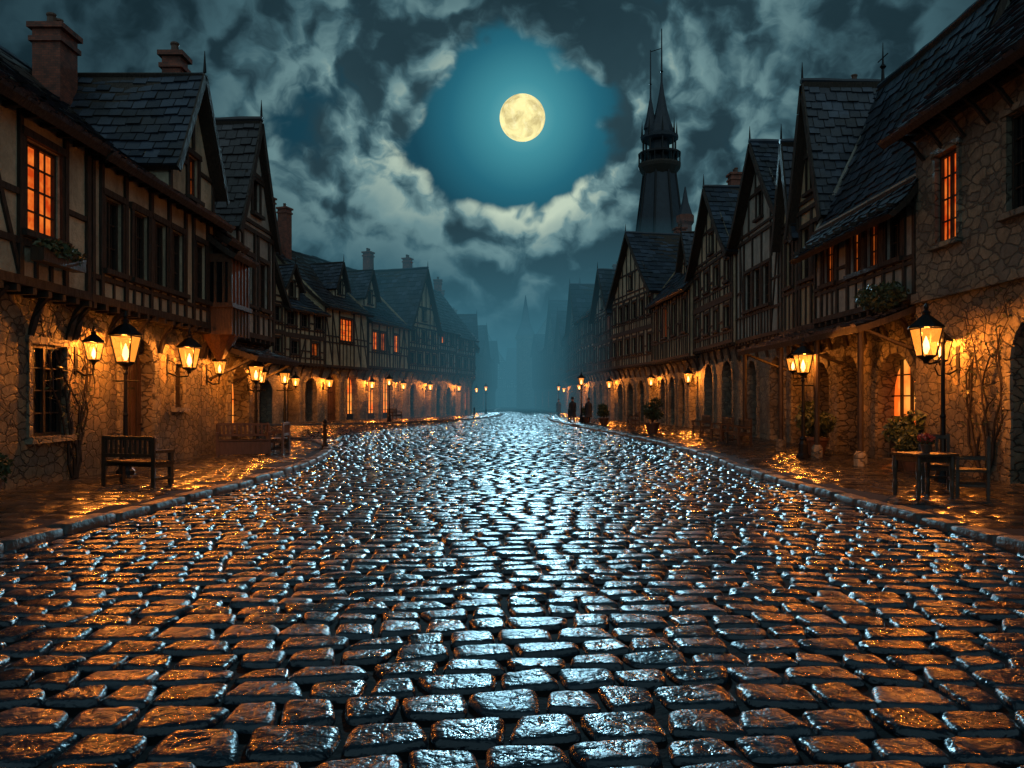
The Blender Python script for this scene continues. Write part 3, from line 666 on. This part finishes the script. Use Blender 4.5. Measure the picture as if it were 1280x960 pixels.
def rows(x0,x1,y0,y1,pitch,wmin,wmax,gap,fn,wav=.0):
    out=[]; y=y0
    while y<y1:
        p=pitch*U(.82,1.18); x=x0+U(-.3,0)
        while x<x1:
            w=U(wmin,wmax); cx=x+w/2; cy=y+p/2
            yo=wav*(math.sin(cx*.42+.6)+.5*math.sin(cx*.9+cy*.05)) 
            slope_=wav*(.42*math.cos(cx*.42+.6)+.45*math.cos(cx*.9+cy*.05))
            out.append((cx+U(-.015,.015),cy+yo+U(-.025,.025),(w-gap)/2,(p-gap)/2*U(.90,1.06),math.atan(slope_)+U(-.08,.08))); x+=w
        y+=p
    C=np.array(out); return C[fn(C)]
def mk_empty(name):
    e=bpy.data.objects.new(name,None); COL.objects.link(e); return e
mkmesh('ground',[(-1500,-1500,-.03),(1500,-1500,-.03),(1500,1500,-.03),(-1500,1500,-.03)],[(0,1,2,3)],'ground_dirt')
road=mk_empty('cobblestone_road')
mkmesh('bedding',[(-34,-8,.0),(9,-8,.0),(9,230,.0),(-34,230,.0)],[(0,1,2,3)],'bedding',None,road)
def onroad(C): 
    return ~(inside(C[:,0],C[:,1],polyL)|inside(C[:,0],C[:,1],polyF)|inside(C[:,0],C[:,1],polyR))
for nm,y0,y1,n,xa,xb,pt in(('stones_near',1.0,7,11,-7,7,.335),('stones_mid',7,20,7,-7,7,.31),('stones_back',20,48,5,-20,7.5,.31),('stones_far',48,120,4,-20,6,.33)):
    C=rows(xa,xb,y0,y1,pt,.28,.52,.034,onroad,.16)
    stones_mesh(nm,road,'wet_cobble',C,n,.040,.0,.009,14,.0014,0,.13,.2)
def pavement(name,poly,kerb,ymax):
    e=mk_empty(name)
    vs=[(p[0],p[1],.105) for p in poly]; tris=tessellate_polygon([[Vector((p[0],p[1],0)) for p in poly]])
    mkmesh('pavement_bed',vs,[tuple(t) for t in tris],'bedding',None,e)
    def fn(C): return inside(C[:,0],C[:,1],poly)&(dist_poly(C[:,0],C[:,1],kerb)>.5)
    x0,x1=poly[:,0].min(),poly[:,0].max(); x0=max(x0,-24); x1=min(x1,12.5)
    C=rows(x0,x1,-2,ymax,.5,.45,.85,.02,fn,.0)
    C[:,4]*=.2
    stones_mesh('flagstones',e,'wet_flagstone',C,5,.022,.002,.004,10,.0008,.104,.05,.03)
    seg=np.diff(kerb,axis=0); ln=np.hypot(seg[:,0],seg[:,1]); cum=np.concatenate([[0],np.cumsum(ln)]); s=0; K=[]
    while s<cum[-1]-1:
        l=U(.7,1.25); m=s+l/2; x=np.interp(m,cum,kerb[:,0]); y=np.interp(m,cum,kerb[:,1])
        xa=np.interp(s,cum,kerb[:,0]); ya=np.interp(s,cum,kerb[:,1]); xb=np.interp(s+l,cum,kerb[:,0]); yb=np.interp(s+l,cum,kerb[:,1])
        K.append((x,y,l/2-.004,.16,math.atan2(yb-ya,xb-xa)+U(-.008,.008))); s+=l
    stones_mesh('kerb',e,'wet_kerb',np.array(K),9,.155,.003,.005,24,.002,0,.02,.02)
pavement('pavement',polyL,kerbL,46); pavement('pavement',polyF,kerbF,110); pavement('pavement',polyR,kerbR,110)

# ------------------------------------------------------------------ lamps
ZP=.12
def lantern(A,u,v,zc,s=1.0,power=40):
    b,tp,h=.12*s,.2*s,.5*s; z0=zc-h/2; z1=zc+h/2
    q=lambda r,z:[(u-r,v-r,z),(u+r,v-r,z),(u+r,v+r,z),(u-r,v+r,z)]
    B=q(b,z0);T=q(tp,z1)
    A.add('lantern_glass','lantern_glass',B+T,[(0,1,5,4),(1,2,6,5),(2,3,7,6),(3,0,4,7)])
    for k in range(4): A.tube('lantern_frame','iron',[B[k],T[k]],.017*s,4)
    for a in(B,T):
        for k in range(4): A.tube('lantern_frame','iron',[a[k],a[(k+1)%4]],.018*s,4)
    A.lathe('lantern_base','iron',(u,v),[(.04*s,z0-.14*s),(.06*s,z0-.08*s),(b*1.35,z0-.02*s),(b*1.4,z0+.01*s)],8,math.pi/4)
    A.lathe('lantern_cap','iron',(u,v),[(tp*1.62,z1),(tp*1.5,z1+.04*s),(tp*.7,z1+.18*s),(.07*s,z1+.24*s),(.08*s,z1+.29*s),(.03*s,z1+.33*s),(.045*s,z1+.38*s),(.004,z1+.48*s)],8,math.pi/4)
    A.lathe('flame','flame',(u,v),[(.02*s,z0+.04*s),(.065*s,z0+.14*s),(.05*s,z0+.24*s),(.005,z0+.36*s)],8)
    A.light((u+.0,v,z0+.42*s),power,r=.06*s)
def post(A,u,v,z0,z1):
    A.lathe('post','iron',(u,v),[(.2,z0),(.2,z0+.08),(.14,z0+.14),(.13,z0+.4),(.09,z0+.5),(.11,z0+.55),(.06,z0+.62),(.05,z0+1.3),(.065,z0+1.34),(.045,z0+1.4),(.038,z1-.15),(.06,z1-.1),(.03,z1)],10)
def street_lamp(x,y,zc,s=1.0,power=45,arm=0):
    A=Asm('street_lamp',(x,y,0))
    if not arm:
        post(A,0,0,ZP,zc-.25*s-.12*s); lantern(A,0,0,zc,s,power)
        A.tube('ladder_bar','iron',[(-.3,0,zc-.6*s),(.3,0,zc-.6*s)],.018,6)
    else:
        post(A,0,0,ZP,zc+.1); k=arm
        A.tube('arm','iron',[(0,0,zc-.25),(k*.4,0,zc-.42),(k*.8,0,zc-.45),(k,0,zc-.36*s)],.022,6)
        A.tube('scroll','iron',[(0,0,zc-.7),(k*.3,0,zc-.68),(k*.5,0,zc-.52),(k*.35,0,zc-.45)],.015,5)
        lantern(A,k,0,zc,s,power)
        A.lathe('post_finial','iron',(0,0),[(.03,zc+.05),(.06,zc+.12),(.02,zc+.2),(.004,zc+.34)],8)
    A.finish()
def wall_lamp(x,y,z,nx,ny,s=.8,power=30,reach=.5,name='wall_lantern'):
    l=math.hypot(nx,ny); A=Asm(name,(x,y,0),(-ny/l,nx/l),(nx/l,ny/l))
    A.box('wall_plate','iron',-.06,.06,-.02,.03,z-.5,z+.1)
    A.tube('bracket','iron',[(0,0,z-.4),(0,reach*.5,z-.52),(0,reach*.95,z-.5),(0,reach,z-.34*s)],.022,6)
    A.tube('scroll','iron',[(0,0,z-.05),(0,reach*.3,z-.12),(0,reach*.5,z-.3),(0,reach*.35,z-.42)],.016,5)
    lantern(A,0,reach,z,s,power); A.finish()
street_lamp(-8.75,18.1,2.95,1.2,250)
wall_lamp(-9.4,17.2,2.85,1,0,.75,150,.4)
wall_lamp(-9.4,21.8,2.95,1,0,1.1,230,.6)
wall_lamp(-9.4,24.6,2.8,1,0,.75,80,.4)
street_lamp(-8.2,25.6,2.65,.9,130)
wall_lamp(-9.3,28.2,2.6,1,0,.75,90,.45)
street_lamp(-8.3,29.2,2.6,.75,0)
street_lamp(8.95,16.6,3.0,1.15,230,arm=-.35)
wall_lamp(10.0,17.9,2.9,-1,0,.85,270,.4)
street_lamp(8.45,23.2,2.85,1.05,230)
wall_lamp(10.75,29.3,3.1,-1,0,.9,150,.45)
ex=Vector((12,37,0)).normalized(); no=Vector((ex.y,-ex.x,0))
for t,pw in((.06,330),(.18,380),(.36,380),(.52,380),(.68,420),(.88,420)):
    p=pl(t); wall_lamp(p[0]+no.x*.05,p[1]+no.y*.05,3.1,no.x,no.y,1.1,pw,.55)
for y,x,pw in((47.2,10.95,340),(57,10.45,360),(67.5,8.75,400),(82,7.45,440),(104,7.3,480)):
    wall_lamp(x,y,3.1,-1,-.05,1.05,pw,.55)
wall_lamp(-5.3,106,3.1,1,0,1.1,400,.6)
for x,y,pw in((-9.6,62.5,0),(5.2,60,0),(-3.2,98,0),(5.6,96,0)): street_lamp(x,y,3.2,1.0,pw)

# ------------------------------------------------------------------ furniture
def bench(x,y,rot,w=1.35,name='park_bench',solid=False):
    A=Asm(name,(x,y,ZP),(math.cos(rot),math.sin(rot))); W='furniture_wood'
    for u in(-w/2+.05,w/2-.05):
        A.beam('leg','furniture_wood',(u,0),(u,.95),.07,-.27,-.2); A.box('leg',W,u-.035,u+.035,.2,.27,0,.66)
        A.box('armrest',W,u-.045,u+.045,-.2,.3,.64,.70); A.box('side_rail',W,u-.03,u+.03,-.2,.2,.36,.43); A.box('side_rail',W,u-.025,u+.025,-.2,.2,.12,.17)
    for i in range(5): v=-.18+i*.095; A.box('seat',W,-w/2,w/2,v,v+.08,.44,.475)
    A.box('apron',W,-w/2+.08,w/2-.08,.19,.22,.34,.43)
    for z in(.56,.9): A.box('backrest',W,-w/2+.06,w/2-.06,-.262,-.212,z,z+.07)
    n=int(w/.13)
    for i in range(n): u=-w/2+.12+(w-.24)*i/(n-1); A.box('backrest',W,u-.03,u+.03,-.25,-.225,.6,.92)
    if solid: A.box('front_panel',W,-w/2+.08,w/2-.08,.225,.25,.03,.42)
    A.finish(.008)
bench(-7.45,15.9,math.radians(-18),1.3)
bench(-8.2,24.4,math.radians(200),1.6,'park_bench',True)
bench(-7.4,25.3,math.radians(95),1.1,'park_bench',True)
def table(x,y,rot):
    A=Asm('cafe_table',(x,y,ZP),(math.cos(rot),math.sin(rot))); W='furniture_wood'
    for i in range(6): v=-.36+i*.12; A.box('table_top',W,-.42,.42,v,v+.112,.72,.76)
    for u in(-.34,.34):
        for v in(-.28,.28): A.lathe('leg',W,(u,v),[(.03,0),(.045,.2),(.03,.3),(.05,.5),(.04,.72)],8)
    A.box('apron',W,-.34,.34,-.3,-.27,.62,.715);A.box('apron',W,-.34,.34,.27,.3,.62,.715);A.box('apron',W,-.36,-.33,-.26,.26,.62,.715);A.box('apron',W,.33,.36,-.26,.26,.62,.715)
    A.finish(.006)
def chair(x,y,rot):
    A=Asm('wooden_chair',(x,y,ZP),(math.cos(rot),math.sin(rot))); W='furniture_wood'
    for u in(-.24,.24):
        A.box('leg',W,u-.025,u+.025,.2,.25,0,.46); A.box('back_post',W,u-.025,u+.025,-.26,-.21,0,1.05)
        A.box('stretcher',W,u-.015,u+.015,-.2,.2,.2,.24); A.box('armrest',W,u-.03,u+.03,-.2,.26,.66,.7); A.box('arm_support',W,u-.02,u+.02,.2,.24,.475,.66)
    A.box('seat',W,-.28,.28,-.25,.27,.455,.49,.003)
    for z in(.6,.95): A.box('backrest',W,-.22,.22,-.25,-.22,z,z+.07)
    for i in range(4): u=-.15+.1*i; A.box('back_slat',W,u-.02,u+.02,-.245,-.225,.66,.95)
    A.box('stretcher',W,-.22,.22,-.24,-.21,.2,.24); A.box('apron',W,-.22,.22,.21,.24,.38,.452)
    A.finish(.006)
table(7.15,13.9,.25); chair(7.95,13.8,math.radians(60)); chair(7.9,14.9,math.radians(160))
A=Asm('flower_pot',(7.2,13.9,ZP+.762)); A.lathe('pot','terracotta',(0,0),[(.06,0),(.09,.12),(.1,.13),(.1,.15)],12)
A.leaves('leaves','foliage',(0,0,.2),(.13,.13,.07),120,.035); A.leaves('petals','red_petals',(0,0,.25),(.14,.14,.08),260,.03); A.finish()
def potted(x,y,s=1.0,tall=False):
    A=Asm('potted_shrub',(x,y,ZP)); A.lathe('pot','terracotta',(0,0),[(.2*s,0),(.3*s,.35*s),(.34*s,.37*s),(.34*s,.44*s),(.27*s,.44*s)],14)
    if tall: A.tube('trunk','timber',[(0,0,.4*s),(.03,0,.9*s),(0,0,1.2*s)],[.04,.035,.02],6)
    for i in range(7):
        c=(U(-.2,.2)*s,U(-.2,.2)*s,(.75+U(-.2,.35)+(.2 if tall else 0))*s)
        A.tube('stems','timber',[(0,0,.4*s),c],[.015,.006],4)
        A.leaves('leaves','foliage',c,(.26*s,.26*s,.24*s),170,.07*s)
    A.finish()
potted(9.7,19.6,1.1); potted(9.5,19.0,.8); potted(9.2,24.3,1.25); potted(9.7,25.7,.9)
potted(7.2,41,1.2,True); potted(6.2,54,1.1); potted(5.6,60,1.0); potted(-8.7,13.2,.8)
for x,y,r in((8.9,37.5,90),(8.8,33.5,90),(8.6,30.3,90),(-9.7,66,250),(7.6,50,90)): bench(x,y,math.radians(r),1.6)
for x,y in((-6.6,28.2),(4.4,62),(-3.5,74)):
    A=Asm('iron_bollard',(x,y,ZP)); A.lathe('bollard','iron',(0,0),[(.12,0),(.12,.08),(.07,.14),(.06,.75),(.09,.8),(.06,.86),(.08,.93),(.02,1.0)],10); A.finish()
A=Asm('climbing_vine',(-9.4,16.95,0),(0,1),(1,0)); vine(A,'stems',0.15,.02,.14,3.5,1.2,8,3); A.finish()

# ------------------------------------------------------------------ people
def person(x,y,rot,h=1.72,walk=.25):
    e=mk_empty('pedestrian'); e.location=(x,y,ZP); e.rotation_euler=(0,0,rot); k=h/1.75
    V=[(0,0,.95),(0,0,1.2),(0,0,1.42),(0,0,1.52),(0,0.01,1.66),
       (.09,0,.9),(.10,walk*.5,.5),(.10,walk,.06),(.10,walk+.16,.03),
       (-.09,0,.9),(-.10,-walk*.3,.5),(-.10,-walk,.09),(-.10,-walk+.14,.03),
       (.19,0,1.40),(.24,-.06,1.12),(.24,.05,.86),(.24,.08,.76),
       (-.19,0,1.40),(-.24,.06,1.12),(-.24,.14,.88),(-.24,.17,.78)]
    E=[(0,1),(1,2),(2,3),(3,4),(0,5),(5,6),(6,7),(7,8),(0,9),(9,10),(10,11),(11,12),(2,13),(13,14),(14,15),(15,16),(2,17),(17,18),(18,19),(19,20)]
    rad=[.15,.15,.15,.06,.1,.1,.065,.045,.035,.1,.065,.045,.035,.07,.05,.038,.03,.07,.05,.038,.03]
    me=bpy.data.meshes.new('body'); me.from_pydata([tuple(c*k for c in v) for v in V],E,[]); ob=bpy.data.objects.new('body',me); COL.objects.link(ob); ob.parent=e
    me.materials.append(M['cloth'])
    sk=ob.modifiers.new('skin','SKIN')
    for i,r in enumerate(rad): me.skin_vertices[0].data[i].radius=(r*k,r*k*.85)
    me.skin_vertices[0].data[0].use_root=True
    ob.modifiers.new('sub','SUBSURF').levels=1; ob.modifiers['sub'].render_levels=2
    A=Asm('tmp',(0,0,0)); 
    A.lathe('coat','cloth',(0,0),[(.30,.42*k),(.24,.7*k),(.19,1.0*k),(.21,1.25*k),(.2,1.42*k),(.08,1.5*k)],14,0,1,.75)
    A.lathe('face','skin',(0,.02),[(.03,1.53*k),(.075,1.57*k),(.088,1.65*k),(.08,1.7*k),(.03,1.76*k)],12)
    A.lathe('nose','skin',(0,.11),[(.02,1.61*k),(.008,1.66*k)],6)
    A.lathe('hat','cloth',(0,0),[(.17,1.70*k),(.17,1.715*k),(.1,1.725*k),(.095,1.84*k),(.07,1.86*k)],14)
    for (p,mt),(v,f,r) in A.parts.items(): mkmesh(p,v,f,mt,r,e,True)
person(4.35,57.5,math.pi*.95,1.8); person(5.6,58.5,.1,1.75,.2); person(4.9,84,.2)

# ------------------------------------------------------------------ mist
m=bpy.data.materials.new('mist'); m.use_nodes=True; t=NT(m.node_tree); t.n.remove(t.n['Principled BSDF']); o=t.n['Material Output']
SG=.0125
ab=t.node('ShaderNodeVolumeAbsorption'); ab.inputs['Color'].default_value=(0,0,0,1); ab.inputs['Density'].default_value=SG
em=t.node('ShaderNodeEmission'); em.inputs[0].default_value=(.044,.165,.225,1); em.inputs[1].default_value=SG
ad=t.node('ShaderNodeAddShader'); t.l.new(ab.outputs[0],ad.inputs[0]); t.l.new(em.outputs[0],ad.inputs[1]); t.l.new(ad.outputs[0],o.inputs['Volume']); M['mist']=m
vs=[(x,y,z) for z in(-1,17) for y in(66,420) for x in(-200,200)]
mkmesh('mist',vs,[(0,2,3,1),(4,5,7,6),(0,1,5,4),(2,6,7,3),(0,4,6,2),(1,3,7,5)],'mist')

# ------------------------------------------------------------------ moon + moonlight + sky
MD=Vector((.013,1,.353)).normalized()
m,t=newmat('moon_surface')
n=t.noise(t.pos(),.022,5,.6,.5); n2=t.noise(t.pos(),.07,4,.6)
c=t.mix(t.mr(n,.42,.60,0,1),(.92,.80,.36),(.55,.45,.19)); c=t.mix(t.mr(n2,.5,.7,0,.35),c,(1,.95,.6))
t.put(t.p.inputs['Base Color'],(0,0,0,1)); t.put(t.p.inputs['Emission Color'],c); t.p.inputs['Emission Strength'].default_value=1.2; M['moon_surface']=m
A=Asm('tmp'); A.lathe('moon','moon_surface',(0,0),[(57*math.sin(math.pi*i/24)+.001,-57*math.cos(math.pi*i/24)) for i in range(25)],48)
(v,f,r)=list(A.parts.values())[0]; mkmesh('moon',v,f,'moon_surface',None,None,True,tuple(MD*2120+Vector((0,0,1.8))))
sl=bpy.data.lights.new('moonlight','SUN'); sl.energy=.72; sl.angle=math.radians(1.5); sl.color=(.42,.80,1.0)
so=bpy.data.objects.new('moonlight',sl); COL.objects.link(so)
el=math.radians(15.2); d=Vector((.013,math.cos(el),math.sin(el))); so.rotation_euler=d.to_track_quat('Z','Y').to_euler(); so.location=(0,60,60)

w=bpy.data.worlds.new('World'); scene.world=w; w.use_nodes=True; t=NT(w.node_tree); bg=t.n['Background']
g=t.node('ShaderNodeTexCoord').outputs['Generated']; md=tuple(MD)
dt=t.vmath('DOT_PRODUCT',g,md); r=t.math('ARCCOSINE',t.math('MINIMUM',dt,.99999))
wn=t.noise(g,12,3,.62,0,'Color')
wv=t.vmath('SCALE',t.vmath('SUBTRACT',wn,(.5,.5,.5)),sc=.07)
def cloud(vec):
    v2=t.vmath('MULTIPLY',t.vmath('ADD',vec,wv),(1,1,1.2))
    a=t.noise(v2,3.4,2,.5); f=t.noise(v2,22,4,.65)
    s=t.math('MULTIPLY',a,.62)
    for sc,am in((5.5,.26),(11.5,.17),(25,.09)):
        s=t.math('ADD',s,t.math('MULTIPLY',t.math('SUBTRACT',.8,t.voro(v2,sc)),am))
    return t.math('ADD',s,t.math('MULTIPLY',f,.10))
off=t.vmath('SCALE',t.vmath('NORMALIZE',t.vmath('SUBTRACT',md,g)),sc=.018)
n1=cloud(g); n2=cloud(t.vmath('ADD',g,off))
bias=t.mr(r,.055,.155,-.27,.15,True)
nn=t.math('ADD',n1,bias)
mask=t.mr(nn,.43,.53,0,1,True)
sh=t.mr(t.math('SUBTRACT',n1,n2),-.045,.055,0,1,True)
glow=t.math('POWER',2.718,t.math('MULTIPLY',r,-4.5))
bank=None
def sdir(x,z): return tuple(Vector((x,1,z)).normalized())
for x,z,wd,am in((-.15,.33,.22,.42),(-.30,.22,.18,.22),(.05,.24,.16,.56),(.17,.40,.14,.40),(.30,.42,.20,.32),(.22,.28,.14,.27)):
    dd=t.vmath('DISTANCE',g,sdir(x,z)); e=t.math('MULTIPLY',t.mr(dd,0,wd*1.4,1,0,True),am)
    bank=e if bank is None else t.math('MAXIMUM',bank,e)
Am=t.math('ADD',bank,t.math('ADD',t.math('MULTIPLY',glow,.40),.08))
rim=t.mr(nn,.46,.88,1.5,.7)
li=t.math('MULTIPLY',t.math('MULTIPLY',t.math('ADD',t.math('MULTIPLY',sh,.80),.14),Am),rim)
cl=t.ramp(li,[(0,(.005,.015,.021)),(.10,(.018,.044,.058)),(.3,(.048,.110,.134)),(.6,(.145,.26,.275)),(1,(.52,.63,.50))])
halo=t.ramp(t.mr(r,0,.5,0,1),[(0,(.15,.47,.49)),(.08,(.052,.27,.33)),(.17,(.018,.135,.195)),(.26,(.009,.06,.095)),(1,(.006,.022,.034))])
sky=t.mix(mask,halo,cl)
sz=t.node('ShaderNodeSeparateXYZ'); t.put(sz.inputs[0],g)
hz=t.mr(sz.outputs[2],.0,.17,.8,0,True); sky=t.mix(hz,sky,(.024,.078,.105))
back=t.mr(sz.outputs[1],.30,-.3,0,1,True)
sky=t.mix(back,sky,(.21,.285,.305),'ADD')  # added glow in the unseen sky behind the camera, brightens the facades
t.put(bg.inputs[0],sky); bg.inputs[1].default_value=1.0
try: w.cycles.sampling_method='MANUAL'; w.cycles.sample_map_resolution=256
except Exception: pass

# ------------------------------------------------------------------ camera
cam=bpy.data.cameras.new('camera'); co=bpy.data.objects.new('camera',cam); COL.objects.link(co)
co.location=(0,0,1.8); co.rotation_euler=(math.radians(90),0,0); cam.sensor_width=36; cam.lens=28.1; cam.shift_y=20/1280; cam.clip_end=6000; cam.clip_start=.05
scene.camera=co
scene.view_settings.view_transform='Standard'; scene.view_settings.look='None'; scene.view_settings.exposure=0
